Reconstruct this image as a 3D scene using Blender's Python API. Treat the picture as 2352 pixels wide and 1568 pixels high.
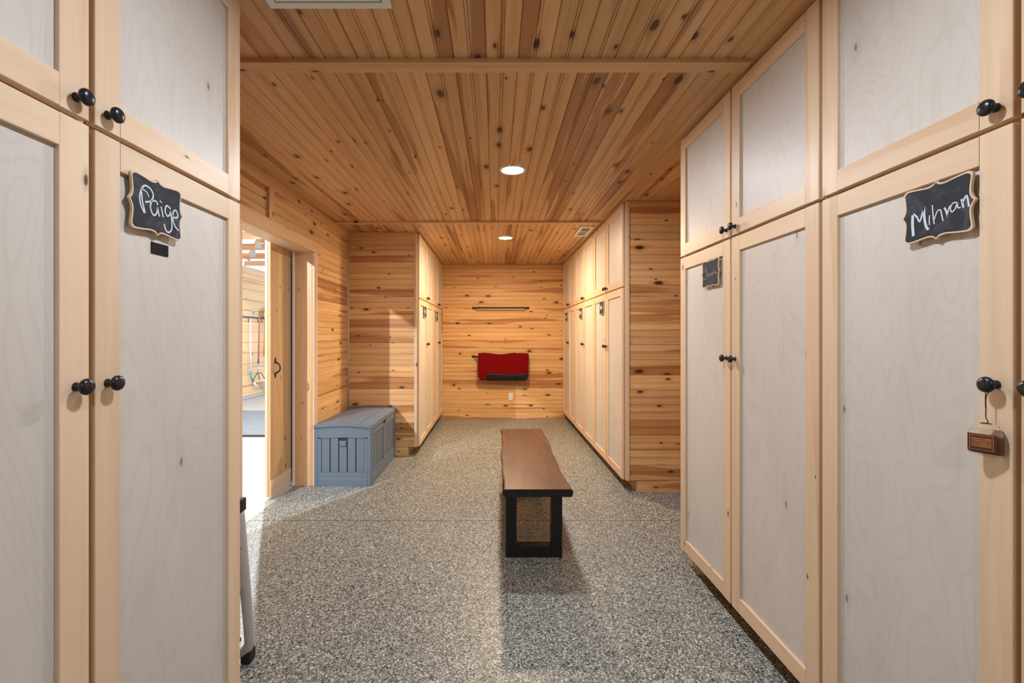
import bpy, bmesh, math, random
from mathutils import Vector, Matrix

random.seed(7)
scene = bpy.context.scene
for o in list(bpy.data.objects):
    bpy.data.objects.remove(o, do_unlink=True)
COL = scene.collection

# ------------------------------------------------------------------ camera
F = 1045.0                      # focal length in pixels of the 2352 px frame
VPX, VPY, CZ = 1137.0, 770.0, 1.32
cam = bpy.data.cameras.new('camera')
cam.sensor_width = 36.0
cam.lens = F * 36.0 / 2352.0
cam.shift_x = (1176 - VPX) / 2352.0
cam.shift_y = -(784 - VPY) / 2352.0
cam.clip_start = 0.02
cam_o = bpy.data.objects.new('camera', cam)
COL.objects.link(cam_o)
cam_o.location = (0, 0, CZ)
cam_o.rotation_euler = (math.pi / 2, 0, 0)
scene.camera = cam_o

# ------------------------------------------------------------------ world, exposure
world = bpy.data.worlds.new('world')
scene.world = world
world.use_nodes = True
bg = world.node_tree.nodes['Background']
bg.inputs['Color'].default_value = (0.80, 0.90, 1.0, 1)
bg.inputs['Strength'].default_value = 2.0
vs = scene.view_settings
vs.view_transform = 'Standard'
vs.look = 'None'
vs.gamma = 1.0
vs.use_curve_mapping = False
vs.exposure = 0.0
ROOM_LAMP_W = (17.0, 21.5, 31.0, 68.0)
ROOM_LAMP_Y = (-1.15, 1.05, 3.107, 5.27)
ROOM_LAMP_C = ((0.84, 0.92, 1.0), (0.82, 0.91, 1.0), (0.92, 0.95, 1.0), (1.0, 0.73, 0.45))
BARN_LAMPS = ((-2.96, 0.95, 2.96), (-2.96, 6.05, 2.96))
BARN_LAMP_W = (660.0, 620.0)
BARN_LAMP_C = (0.90, 0.95, 1.0)

# ------------------------------------------------------------------ node helpers
class NT:
    def __init__(self, name):
        self.m = bpy.data.materials.new(name)
        self.m.use_nodes = True
        self.t = self.m.node_tree
        self.n = self.t.nodes
        self.b = self.n['Principled BSDF']
    def new(self, typ, **kw):
        x = self.n.new(typ)
        for k, v in kw.items():
            setattr(x, k, v)
        return x
    def link(self, a, b):
        self.t.links.new(a, b)
    def put(self, sock, v):
        if hasattr(v, 'is_linked') or isinstance(v, bpy.types.NodeSocket):
            self.link(v, sock)
        else:
            sock.default_value = v
    def math(self, op, a, b=0.0, c=0.0, clamp=False):
        x = self.new('ShaderNodeMath', operation=op, use_clamp=clamp)
        self.put(x.inputs[0], a); self.put(x.inputs[1], b); self.put(x.inputs[2], c)
        return x.outputs[0]
    def mix(self, fac, a, b, blend='MIX'):
        x = self.new('ShaderNodeMix', data_type='RGBA', blend_type=blend)
        self.put(x.inputs[0], fac); self.put(x.inputs[6], a); self.put(x.inputs[7], b)
        return x.outputs[2]
    def ramp(self, fac, stops, interp='LINEAR'):
        x = self.new('ShaderNodeValToRGB')
        cr = x.color_ramp
        cr.interpolation = interp
        while len(cr.elements) < len(stops):
            cr.elements.new(0.5)
        for e, (p, c) in zip(cr.elements, stops):
            e.position = p
            e.color = c if len(c) == 4 else (*c, 1)
        self.put(x.inputs[0], fac)
        return x.outputs[0]
    def smooth(self, v, lo, hi):
        x = self.new('ShaderNodeMapRange', interpolation_type='SMOOTHSTEP')
        self.put(x.inputs[0], v)
        x.inputs[1].default_value = lo; x.inputs[2].default_value = hi
        return x.outputs[0]
    def xyz(self, x, y, z=0.0):
        c = self.new('ShaderNodeCombineXYZ')
        self.put(c.inputs[0], x); self.put(c.inputs[1], y); self.put(c.inputs[2], z)
        return c.outputs[0]
    def noise(self, vec, scale, detail=2.0, rough=0.5, dist=0.0):
        x = self.new('ShaderNodeTexNoise')
        self.link(vec, x.inputs['Vector'])
        x.inputs['Scale'].default_value = scale
        x.inputs['Detail'].default_value = detail
        x.inputs['Roughness'].default_value = rough
        x.inputs['Distortion'].default_value = dist
        return x.outputs[0]

def c4(c):
    return (c[0], c[1], c[2], 1.0)

def lumber(name, light, mid, heart, knot=(0.075, 0.022, 0.008), heart_lo=0.56, heart_amt=0.85,
           knots=0.5, ksize=1.0, kx=3.0, ky=6.5, tint=0.28, rough=0.42, streak=0.5):
    """Pine: local X runs along the grain, local Y across the board."""
    w = NT(name)
    tc = w.new('ShaderNodeTexCoord')
    sep = w.new('ShaderNodeSeparateXYZ'); w.link(tc.outputs['Object'], sep.inputs[0])
    oi = w.new('ShaderNodeObjectInfo')
    r = oi.outputs['Random']
    wn = w.new('ShaderNodeTexWhiteNoise', noise_dimensions='1D')
    w.link(w.math('MULTIPLY', r, 917.3), wn.inputs['W'])
    r2 = wn.outputs['Value']
    x = w.math('ADD', sep.outputs[0], w.math('MULTIPLY', r, 61.7))
    y = w.math('ADD', sep.outputs[1], w.math('MULTIPLY', r2, 37.1))
    # a slow wander of the grain
    wob = w.noise(w.xyz(x, w.math('MULTIPLY', y, 2.0), 0.0), 2.2, 2.0)
    y = w.math('ADD', y, w.math('MULTIPLY', w.math('SUBTRACT', wob, 0.5), 0.035))
    # knots
    vo = w.new('ShaderNodeTexVoronoi', voronoi_dimensions='2D', feature='F1')
    w.link(w.xyz(w.math('MULTIPLY', x, kx), w.math('MULTIPLY', y, ky)), vo.inputs['Vector'])
    vo.inputs['Scale'].default_value = 1.0
    sc = w.new('ShaderNodeSeparateColor'); w.link(vo.outputs['Color'], sc.inputs[0])
    keep = w.math('LESS_THAN', sc.outputs[0], knots)
    rad = w.math('ADD', 0.022 * ksize, w.math('MULTIPLY', w.math('POWER', sc.outputs[1], 2.0), 0.065 * ksize))
    q = w.math('DIVIDE', vo.outputs['Distance'], rad)
    kn = w.math('MULTIPLY', w.ramp(w.math('MULTIPLY', q, 0.25),
                [(0.0, (1, 1, 1)), (0.22, (0.92, 0.92, 0.92)), (0.29, (0.3, 0.3, 0.3)), (0.7, (0, 0, 0))]), keep)
    flow = w.math('MULTIPLY', w.math('POWER', 2.718, w.math('MULTIPLY', q, -0.55)), w.math('MULTIPLY', keep, 0.03))
    yg = w.math('ADD', y, flow)
    # growth rings, fine fibre, heartwood stripes
    ring = w.noise(w.xyz(w.math('MULTIPLY', x, 0.9), w.math('MULTIPLY', yg, 26.0), r2), 1.0, 3.0, 0.6, 0.4)
    fine = w.noise(w.xyz(w.math('MULTIPLY', x, 3.0), w.math('MULTIPLY', yg, 240.0), r), 1.0, 2.0, 0.6)
    hrt = w.noise(w.xyz(w.math('MULTIPLY', x, 0.42), w.math('MULTIPLY', yg, 8.5), w.math('MULTIPLY', r2, 9.0)), 1.0, 2.0, 0.45)
    hv = w.math('ADD', hrt, w.math('MULTIPLY', w.math('SUBTRACT', r2, 0.5), 0.18))
    hm = w.math('MULTIPLY', w.smooth(hv, heart_lo, heart_lo + 0.045), heart_amt)
    colr = w.mix(w.smooth(ring, 0.35, 0.70), c4(light), c4(mid))
    colr = w.mix(hm, colr, c4(heart))
    fs = w.math('ADD', 1.0 - 0.13 * streak, w.math('MULTIPLY', fine, 0.26 * streak))
    tnt = w.math('ADD', 1.0 - tint * 0.6, w.math('MULTIPLY', r, tint))
    g = w.math('MULTIPLY', fs, tnt)
    colr = w.mix(1.0, colr, w.xyz(g, g, g), 'MULTIPLY')
    colr = w.mix(kn, colr, c4(knot))
    w.link(colr, w.b.inputs['Base Color'])
    w.b.inputs['Roughness'].default_value = rough
    w.b.inputs['Specular IOR Level'].default_value = 0.35
    bp = w.new('ShaderNodeBump'); bp.inputs['Strength'].default_value = 0.05
    bp.inputs['Distance'].default_value = 0.002
    w.link(fine, bp.inputs['Height']); w.link(bp.outputs[0], w.b.inputs['Normal'])
    return w.m

def birch(name, a=(0.66, 0.622, 0.575), b=(0.54, 0.488, 0.43)):
    w = NT(name)
    tc = w.new('ShaderNodeTexCoord')
    sep = w.new('ShaderNodeSeparateXYZ'); w.link(tc.outputs['Object'], sep.inputs[0])
    r = w.new('ShaderNodeObjectInfo').outputs['Random']
    x = w.math('ADD', sep.outputs[0], w.math('MULTIPLY', r, 41.0))
    y = w.math('ADD', sep.outputs[1], w.math('MULTIPLY', r, 13.0))
    big = w.noise(w.xyz(w.math('MULTIPLY', x, 1.1), w.math('MULTIPLY', y, 3.2), r), 1.0, 2.0, 0.5, 0.3)
    # cathedral contour lines of the rotary veneer
    k = w.math('FRACT', w.math('MULTIPLY', big, 26.0))
    line = w.smooth(w.math('ABSOLUTE', w.math('SUBTRACT', k, 0.5)), 0.30, 0.5)
    fine = w.noise(w.xyz(w.math('MULTIPLY', x, 5.0), w.math('MULTIPLY', y, 130.0), r), 1.0, 3.0, 0.65)
    cloud = w.noise(w.xyz(w.math('MULTIPLY', x, 2.2), w.math('MULTIPLY', y, 5.5), w.math('MULTIPLY', r, 5.0)), 1.0, 4.0, 0.6)
    f = w.math('ADD', w.math('MULTIPLY', line, 0.22), w.math('MULTIPLY', fine, 0.28))
    f = w.math('ADD', f, w.math('MULTIPLY', w.math('SUBTRACT', cloud, 0.35), 0.95), clamp=True)
    colr = w.mix(f, c4(a), c4(b))
    vo = w.new('ShaderNodeTexVoronoi', voronoi_dimensions='2D')
    w.link(w.xyz(w.math('MULTIPLY', x, 2.0), w.math('MULTIPLY', y, 4.2)), vo.inputs['Vector'])
    vo.inputs['Scale'].default_value = 1.0
    sc = w.new('ShaderNodeSeparateColor'); w.link(vo.outputs['Color'], sc.inputs[0])
    kn = w.math('MULTIPLY', w.math('LESS_THAN', sc.outputs[0], 0.3),
                w.ramp(vo.outputs['Distance'], [(0.0, (1, 1, 1)), (0.016, (0.8, 0.8, 0.8)), (0.03, (0.12, 0.12, 0.12)), (0.12, (0, 0, 0))]))
    colr = w.mix(w.math('MULTIPLY', kn, 0.8), colr, (0.16, 0.075, 0.03, 1))
    w.link(colr, w.b.inputs['Base Color'])
    w.b.inputs['Roughness'].default_value = 0.44
    return w.m

def plain(name, colr, rough=0.5, metal=0.0, var=0.0, scale=40.0, spec=0.5):
    w = NT(name)
    if var:
        tc = w.new('ShaderNodeTexCoord')
        n = w.noise(tc.outputs['Object'], scale, 4.0, 0.6)
        a = tuple(max(0, c * (1 - var)) for c in colr); b = tuple(min(1, c * (1 + var)) for c in colr)
        w.link(w.mix(n, c4(a), c4(b)), w.b.inputs['Base Color'])
    else:
        w.b.inputs['Base Color'].default_value = c4(colr)
    w.b.inputs['Roughness'].default_value = rough
    w.b.inputs['Metallic'].default_value = metal
    w.b.inputs['Specular IOR Level'].default_value = spec
    return w.m

def emit(name, colr, strength):
    w = NT(name)
    w.b.inputs['Base Color'].default_value = (0.9, 0.9, 0.9, 1)
    w.b.inputs['Emission Color'].default_value = c4(colr)
    w.b.inputs['Emission Strength'].default_value = strength
    return w.m

def flake_floor():
    w = NT('epoxy_flake')
    tc = w.new('ShaderNodeTexCoord')
    def chips(scale, stops, off):
        mp = w.new('ShaderNodeMapping'); w.link(tc.outputs['Object'], mp.inputs[0])
        mp.inputs['Location'].default_value = off
        v = w.new('ShaderNodeTexVoronoi'); w.link(mp.outputs[0], v.inputs['Vector'])
        v.inputs['Scale'].default_value = scale
        s = w.new('ShaderNodeSeparateColor'); w.link(v.outputs['Color'], s.inputs[0])
        return w.ramp(s.outputs[0], stops, 'CONSTANT'), s
    A, sa = chips(135.0, [(0.0, (0.225, 0.235, 0.210)), (0.34, (0.305, 0.315, 0.285)), (0.58, (0.15, 0.172, 0.162)),
                     (0.71, (0.035, 0.055, 0.057)), (0.83, (0.62, 0.62, 0.58)), (0.94, (0.33, 0.31, 0.25))], (0, 0, 0.31))
    B, sb = chips(210.0, [(0.0, (0.04, 0.06, 0.06)), (0.4, (0.62, 0.62, 0.58)), (0.72, (0.24, 0.245, 0.22))], (3.1, 1.7, 0.77))
    col = w.mix(w.math('GREATER_THAN', sb.outputs[1], 0.66), A, B)
    big = w.noise(tc.outputs['Object'], 2.3, 3.0)
    g = w.math('ADD', 0.82, w.math('MULTIPLY', big, 0.13))
    col = w.mix(1.0, col, w.xyz(g, g, g), 'MULTIPLY')
    w.link(col, w.b.inputs['Base Color'])
    w.b.inputs['Roughness'].default_value = 0.42
    w.b.inputs['Specular IOR Level'].default_value = 0.4
    return w.m

def walnut():
    w = NT('walnut_slab')
    tc = w.new('ShaderNodeTexCoord')
    sep = w.new('ShaderNodeSeparateXYZ'); w.link(tc.outputs['Object'], sep.inputs[0])
    x, y = sep.outputs[0], sep.outputs[1]
    big = w.noise(w.xyz(w.math('MULTIPLY', x, 0.55), w.math('MULTIPLY', y, 6.0), 3.3), 1.0, 1.0, 0.4, 0.25)
    k = w.math('PINGPONG', w.math('MULTIPLY', big, 16.0), 1.0)
    fine = w.noise(w.xyz(w.math('MULTIPLY', x, 4.0), w.math('MULTIPLY', y, 120.0), 0.5), 1.0, 3.0, 0.6)
    f = w.math('ADD', w.math('MULTIPLY', w.smooth(k, 0.2, 1.0), 0.45), w.math('MULTIPLY', fine, 0.5), clamp=True)
    col = w.mix(f, (0.125, 0.048, 0.024, 1), (0.058, 0.021, 0.011, 1))
    w.link(col, w.b.inputs['Base Color'])
    w.b.inputs['Roughness'].default_value = 0.36
    return w.m

def chalkboard():
    w = NT('chalkboard')
    tc = w.new('ShaderNodeTexCoord')
    n = w.noise(tc.outputs['Object'], 22.0, 5.0, 0.65, 0.8)
    w.link(w.mix(w.smooth(n, 0.45, 0.85), (0.012, 0.016, 0.024, 1), (0.075, 0.088, 0.11, 1)), w.b.inputs['Base Color'])
    w.b.inputs['Roughness'].default_value = 0.75
    return w.m

def mat_weave():
    w = NT('mat_weave')
    tc = w.new('ShaderNodeTexCoord')
    br = w.new('ShaderNodeTexBrick'); w.link(tc.outputs['Object'], br.inputs['Vector'])
    br.inputs['Scale'].default_value = 9.0
    br.inputs['Color1'].default_value = (0.25, 0.29, 0.335, 1)
    br.inputs['Color2'].default_value = (0.20, 0.235, 0.275, 1)
    br.inputs['Mortar'].default_value = (0.075, 0.09, 0.105, 1)
    br.inputs['Mortar Size'].default_value = 0.035
    w.link(br.outputs[0], w.b.inputs['Base Color'])
    w.b.inputs['Roughness'].default_value = 0.9
    return w.m

def concrete():
    w = NT('barn_concrete')
    tc = w.new('ShaderNodeTexCoord')
    n = w.noise(tc.outputs['Object'], 3.0, 6.0, 0.65)
    w.link(w.mix(n, (0.36, 0.36, 0.355, 1), (0.47, 0.47, 0.465, 1)), w.b.inputs['Base Color'])
    w.b.inputs['Roughness'].default_value = 0.55
    return w.m

def clear_plastic():
    w = NT('clear_plastic')
    w.b.inputs['Base Color'].default_value = (0.97, 0.97, 0.98, 1)
    w.b.inputs['Roughness'].default_value = 0.05
    w.b.inputs['IOR'].default_value = 1.4
    w.b.inputs['Transmission Weight'].default_value = 1.0
    return w.m

M = {}
M['ceil'] = lumber('pine_ceiling', (0.70, 0.43, 0.215), (0.59, 0.33, 0.148), (0.37, 0.160, 0.066), heart_lo=0.568, tint=0.20, knots=0.6, ksize=1.3)
M['wall'] = lumber('pine_wall', (0.77, 0.485, 0.235), (0.66, 0.365, 0.14), (0.46, 0.20, 0.07), heart_lo=0.568, tint=0.22, knots=0.6, ksize=1.3)
M['trim'] = lumber('pine_trim', (0.70, 0.44, 0.235), (0.62, 0.37, 0.18), (0.50, 0.27, 0.12), heart_lo=0.66, tint=0.12, knots=0.35, ksize=0.8)
M['frame'] = lumber('pine_frame', (0.78, 0.585, 0.41), (0.725, 0.52, 0.345), (0.65, 0.415, 0.25), heart_lo=0.64, heart_amt=0.6,
                    tint=0.12, knots=0.26, ksize=0.6, kx=2.6, rough=0.40, streak=0.35)
M['face'] = lumber('pine_face_frame', (0.66, 0.42, 0.21), (0.58, 0.34, 0.155), (0.5, 0.27, 0.11), tint=0.1, knots=0.2)
M['door'] = lumber('pine_door', (0.64, 0.42, 0.22), (0.54, 0.33, 0.155), (0.42, 0.215, 0.09), heart_lo=0.60, tint=0.16, knots=0.5, ksize=1.1)
M['barnwood'] = lumber('pine_barn', (0.76, 0.52, 0.29), (0.70, 0.44, 0.22), (0.55, 0.32, 0.15), heart_lo=0.66, knots=0.3, tint=0.12)
M['truss'] = lumber('truss_wood', (0.66, 0.42, 0.25), (0.58, 0.34, 0.19), (0.48, 0.25, 0.13), knots=0.2)
M['birch'] = birch('birch_plywood')
M['floor'] = flake_floor()
M['walnut'] = walnut()
M['bark'] = plain('dark_live_edge', (0.045, 0.024, 0.014), 0.6, var=0.3, scale=30)
M['end_shade'] = plain('shaded_end_grain', (0.006, 0.005, 0.005), 0.5)  # near-black colour carries the shade on the slab ends
M['blacksteel'] = plain('black_steel', (0.006, 0.006, 0.007), 0.4, var=0.2)
M['iron'] = plain('black_iron', (0.012, 0.011, 0.011), 0.38, 0.3)
M['knob'] = plain('oil_rubbed_bronze', (0.028, 0.030, 0.036), 0.27, 0.55, spec=0.6)
M['copper'] = plain('worn_copper_rim', (0.16, 0.065, 0.035), 0.35, 0.8)
M['plastic'] = plain('blue_grey_plastic', (0.130, 0.172, 0.225), 0.48, var=0.04, scale=90)
M['plastic_dark'] = plain('slot_shade_and_latch', (0.03, 0.035, 0.045), 0.6)  # box core: shade between slats as a dark colour; also the latch
M['white'] = plain('white_enamel', (0.78, 0.78, 0.77), 0.35)
M['slot'] = plain('dark_slot', (0.02, 0.02, 0.02), 0.8)
M['louver'] = plain('shaded_louver', (0.30, 0.29, 0.26), 0.5)  # shade on the near slats of the white register, put into their colour
M['red'] = plain('red_felt', (0.165, 0.0025, 0.004), 0.95, var=0.2, scale=160, spec=0.1)
M['leather'] = plain('black_leather', (0.010, 0.009, 0.009), 0.5, var=0.4, scale=14, spec=0.2)
M['fleece'] = plain('dark_fleece', (0.04, 0.032, 0.022), 0.95)
M['chalk'] = plain('white_chalk', (0.62, 0.68, 0.76), 0.95, var=0.12, scale=300)
M['chalk_faint'] = plain('faint_chalk', (0.40, 0.44, 0.50), 0.95)
M['board_black'] = chalkboard()
M['sign_wood'] = plain('pale_sign_wood', (0.72, 0.53, 0.34), 0.6, var=0.08, scale=60)
M['velcro'] = plain('black_hook_and_loop', (0.006, 0.006, 0.007), 0.95, var=0.4, scale=500)
M['concrete'] = concrete()
M['mat'] = mat_weave()
M['rubber'] = plain('black_rubber', (0.012, 0.013, 0.014), 0.7)
M['alu'] = plain('pale_aluminium', (0.62, 0.62, 0.64), 0.4, 0.35)
M['roof'] = plain('white_roof_metal', (0.85, 0.86, 0.88), 0.5)
M['clear'] = clear_plastic()
M['amber'] = plain('amber_gel', (0.22, 0.07, 0.02), 0.3)
M['label'] = plain('russet_label', (0.12, 0.022, 0.012), 0.5)
M['picture'] = plain('orange_label_picture', (0.34, 0.13, 0.04), 0.5, var=0.85, scale=95)
M['gilt'] = plain('pale_label_border', (0.45, 0.36, 0.30), 0.5)
M['cord'] = plain('black_cord', (0.02, 0.017, 0.017), 0.8)
M['ribbon'] = plain('faded_red_ribbon', (0.62, 0.10, 0.08), 0.6)
M['handle_wood'] = plain('brown_handle', (0.40, 0.17, 0.10), 0.5)
M['handle_orange'] = plain('orange_handle', (0.62, 0.27, 0.05), 0.5)
M['handle_white'] = plain('white_handle', (0.75, 0.75, 0.76), 0.4)
M['teal'] = plain('teal_grip', (0.03, 0.36, 0.38), 0.5)
M['yellow'] = plain('yellow_plastic', (0.80, 0.66, 0.02), 0.45)
M['bluepurple'] = plain('purple_sleeve', (0.07, 0.07, 0.19), 0.5)
M['steel'] = plain('galvanised_steel', (0.45, 0.47, 0.50), 0.4, 0.6)
M['wire_blue'] = plain('blue_cable', (0.05, 0.22, 0.42), 0.5)
M['wire_yellow'] = plain('yellow_cable', (0.75, 0.62, 0.10), 0.5)
M['seal'] = plain('white_weather_strip', (0.74, 0.74, 0.74), 0.5)
M['joint'] = plain('floor_joint_filler', (0.07, 0.075, 0.07), 0.8)
M['drywall'] = plain('plain_wall', (0.55, 0.38, 0.22), 0.8)

# ------------------------------------------------------------------ object helpers
WM = {}
def place(o, parent, mw):
    COL.objects.link(o)
    if parent is not None:
        o.parent = parent
        o.matrix_parent_inverse = WM[parent.name].inverted()
    o.matrix_basis = mw
    WM[o.name] = mw.copy()
    return o

def tag(o, label=None, cat=None, group=None, kind=None):
    if label: o['label'] = label
    if cat: o['category'] = cat
    if group: o['group'] = group
    if kind: o['kind'] = kind
    return o

def empty(name, loc, label=None, cat=None, group=None, kind=None, parent=None):
    o = bpy.data.objects.new(name, None)
    o.empty_display_size = 0.1
    place(o, parent, Matrix.Translation(Vector(loc)))
    return tag(o, label, cat, group, kind)

def frame_mat(org, lx, lz):
    lx = Vector(lx).normalized(); lz = Vector(lz).normalized(); ly = lz.cross(lx)
    m = Matrix.Identity(4)
    for i in range(3):
        m[i][0] = lx[i]; m[i][1] = ly[i]; m[i][2] = lz[i]; m[i][3] = org[i]
    return m

def mesh_from(name, verts, faces, mats, idx=None, smooth=False):
    me = bpy.data.meshes.new(name)
    me.from_pydata(verts, [], faces)
    for m in (mats if isinstance(mats, (list, tuple)) else [mats]):
        me.materials.append(m)
    if idx:
        for p, i in zip(me.polygons, idx):
            p.material_index = i
    bm = bmesh.new(); bm.from_mesh(me)
    bmesh.ops.recalc_face_normals(bm, faces=bm.faces[:])
    bm.to_mesh(me); bm.free()
    if smooth:
        for p in me.polygons: p.use_smooth = True
    me.update()
    return me

def bm_mesh(name, bm, mats, smooth=False):
    bmesh.ops.recalc_face_normals(bm, faces=bm.faces[:])
    me = bpy.data.meshes.new(name)
    bm.to_mesh(me); bm.free()
    for m in (mats if isinstance(mats, (list, tuple)) else [mats]):
        me.materials.append(m)
    if smooth:
        for p in me.polygons: p.use_smooth = True
    return me

def obj(name, me, parent=None, mw=None):
    o = bpy.data.objects.new(name, me)
    if mw is None:
        mw = Matrix.Identity(4)
    return place(o, parent, mw)

# planks: local X = length, local Y = width, local Z = out of the face
CACHE = {}
def plank_mesh(L, W, T, mat, prof='box', ch=0.0015):
    key = (round(L, 4), round(W, 4), round(T, 4), mat.name, prof, ch)
    if key in CACHE: return CACHE[key]
    h, t = W / 2, T / 2
    if prof == 'box':
        c = min(ch, h * 0.4, t * 0.4)
        pr = [(-h, -t), (-h, t - c), (-h + c, t), (h - c, t), (h, t - c), (h, -t)]
    else:   # tongue-and-groove board with an eased edge and a bead down the middle
        e = 0.0038; d = 0.005; b = 0.0027
        pr = [(-h, -t), (-h, t - d), (-h + e, t), (-3.2 * b, t), (-2.1 * b, t - 0.0045), (-1.0 * b, t - 0.0003),
              (1.0 * b, t - 0.0003), (2.1 * b, t - 0.0045), (3.2 * b, t), (h - e, t), (h, t - d), (h, -t)]
    n = len(pr)
    vs_ = [(-L / 2, y, z) for y, z in pr] + [(L / 2, y, z) for y, z in pr]
    fs = [(i, (i + 1) % n, n + (i + 1) % n, n + i) for i in range(n)]
    fs += [tuple(range(n)), tuple(range(2 * n - 1, n - 1, -1))]
    me = mesh_from('plank', vs_, fs, mat)
    CACHE[key] = me
    return me

def plank(name, L, W, T, mat, parent, org, lx, lz, prof='box', ch=0.0015):
    return obj(name, plank_mesh(L, W, T, mat, prof, ch), parent, frame_mat(org, lx, lz))

def add_box(bm, x0, x1, y0, y1, z0, z1, bev=0.0, seg=2):
    r = bmesh.ops.create_cube(bm, size=1.0)
    for v in r['verts']:
        v.co = Vector(((x0 + x1) / 2 + v.co.x * (x1 - x0), (y0 + y1) / 2 + v.co.y * (y1 - y0), (z0 + z1) / 2 + v.co.z * (z1 - z0)))
    if bev:
        es = {e for v in r['verts'] for e in v.link_edges}
        bmesh.ops.bevel(bm, geom=list(es), offset=bev, segments=seg, affect='EDGES', profile=0.5)

def boxes(name, lst, mats, parent=None, mw=None, bev=0.0):
    bm = bmesh.new()
    for b in lst: add_box(bm, *b, bev=bev)
    return obj(name, bm_mesh(name, bm, mats), parent, mw)

def lathe_mesh(name, prof, mats, n=20, mi=None):
    """prof: (r, z) pairs, revolved round local Z."""
    vs_, fs, idx = [], [], []
    for r, z in prof:
        for k in range(n):
            a = 2 * math.pi * k / n
            vs_.append((r * math.cos(a), r * math.sin(a), z))
    for i in range(len(prof) - 1):
        for k in range(n):
            fs.append((i * n + k, i * n + (k + 1) % n, (i + 1) * n + (k + 1) % n, (i + 1) * n + k))
            idx.append(mi[i] if mi else 0)
    fs.append(tuple(range(n))); idx.append(mi[0] if mi else 0)
    fs.append(tuple((len(prof) - 1) * n + k for k in range(n))); idx.append(mi[-1] if mi else 0)
    me = mesh_from(name, vs_, fs, mats, idx)
    for p in me.polygons:
        p.use_smooth = len(p.vertices) == 4
    return me

def tube_mesh(name, pts, r, mat, n=10, radii=None, flat=None):
    pts = [Vector(p) for p in pts]
    vs_, fs = [], []
    up = Vector((0, 0, 1))
    prev = None
    for i, p in enumerate(pts):
        t = (pts[min(i + 1, len(pts) - 1)] - pts[max(i - 1, 0)]).normalized()
        if prev is None:
            a = t.cross(up)
            if a.length < 1e-3: a = t.cross(Vector((1, 0, 0)))
            a.normalize()
        else:
            a = (prev - t * prev.dot(t)).normalized()
        prev = a
        b = t.cross(a)
        rr = radii[i] if radii else r
        for k in range(n):
            th = 2 * math.pi * k / n
            vs_.append(p + a * (rr * math.cos(th)) + b * (rr * (flat or 1.0) * math.sin(th)))
    for i in range(len(pts) - 1):
        for k in range(n):
            fs.append((i * n + k, i * n + (k + 1) % n, (i + 1) * n + (k + 1) % n, (i + 1) * n + k))
    fs.append(tuple(range(n))); fs.append(tuple((len(pts) - 1) * n + k for k in range(n)))
    me = mesh_from(name, vs_, fs, mat)
    for p in me.polygons: p.use_smooth = len(p.vertices) == 4
    return me

def tube(name, pts, r, mat, parent=None, n=10, mw=None, **kw):
    return obj(name, tube_mesh(name, pts, r, mat, n, **kw), parent, mw)

def spline(pts, sub=6):
    """Catmull-Rom through the points."""
    P = [Vector(p) for p in pts]
    if len(P) < 3: return P
    out = []
    for i in range(len(P) - 1):
        p0 = P[max(i - 1, 0)]; p1 = P[i]; p2 = P[i + 1]; p3 = P[min(i + 2, len(P) - 1)]
        for s in range(sub):
            t = s / sub
            out.append(0.5 * ((2 * p1) + (p2 - p0) * t + (2 * p0 - 5 * p1 + 4 * p2 - p3) * t * t + (3 * p1 - p0 - 3 * p2 + p3) * t ** 3))
    out.append(P[-1])
    return out

X, Y, Z = Vector((1, 0, 0)), Vector((0, 1, 0)), Vector((0, 0, 1))

# ------------------------------------------------------------------ the room
XL, XR = -1.61, 1.80           # board faces of the side walls
YB, YF = 7.22, -1.85           # back wall face, wall behind the camera
ZC = 2.45                      # ceiling board face
BT = 0.012                     # board thickness
PITCH = 0.1265
DY0, DY1, DZ = 2.87, 4.00, 2.05   # doorway in the left wall
XO = -1.76                     # outer face of the left wall

# floor with a saw-cut joint
fl = boxes('floor', [(XO, XR + 0.2, YF - 0.1, 3.2415, -0.12, 0.0), (XO, XR + 0.2, 3.2485, YB + 0.2, -0.12, 0.0)], M['floor'])
tag(fl, 'grey speckled flake epoxy floor of the tack room', 'floor', kind='structure')
boxes('joint_filler', [(XO, XR + 0.2, 3.2415, 3.2485, -0.12, -0.004)], M['joint'], fl)

# ceiling
ce = boxes('ceiling', [(XO, XR + 0.2, YF - 0.1, YB + 0.2, ZC + BT, ZC + 0.12)], M['trim'])
tag(ce, 'knotty pine beadboard ceiling', 'ceiling', kind='structure')
segs = [(YF, 1.89), (1.89, 4.53), (4.53, YB)]
CP = 0.131
nb = int(round((XR - XL) / CP))
CP = (XR - XL) / nb
for (a, b) in segs:
    for i in range(nb):
        xc = XL + (i + 0.5) * CP
        plank('ceiling_board', b - a - 0.001, CP - 0.0006, BT, M['ceil'], ce, (xc, (a + b) / 2, ZC + BT / 2), Y, -Z, 'bead')
for ya, yb_ in ((1.854, 1.926), (4.49, 4.565)):
    plank('batten', (1.045 - XL), yb_ - ya, 0.019, M['trim'], ce, ((XL + 1.045) / 2, (ya + yb_) / 2, ZC - 0.0095), X, -Z)

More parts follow.
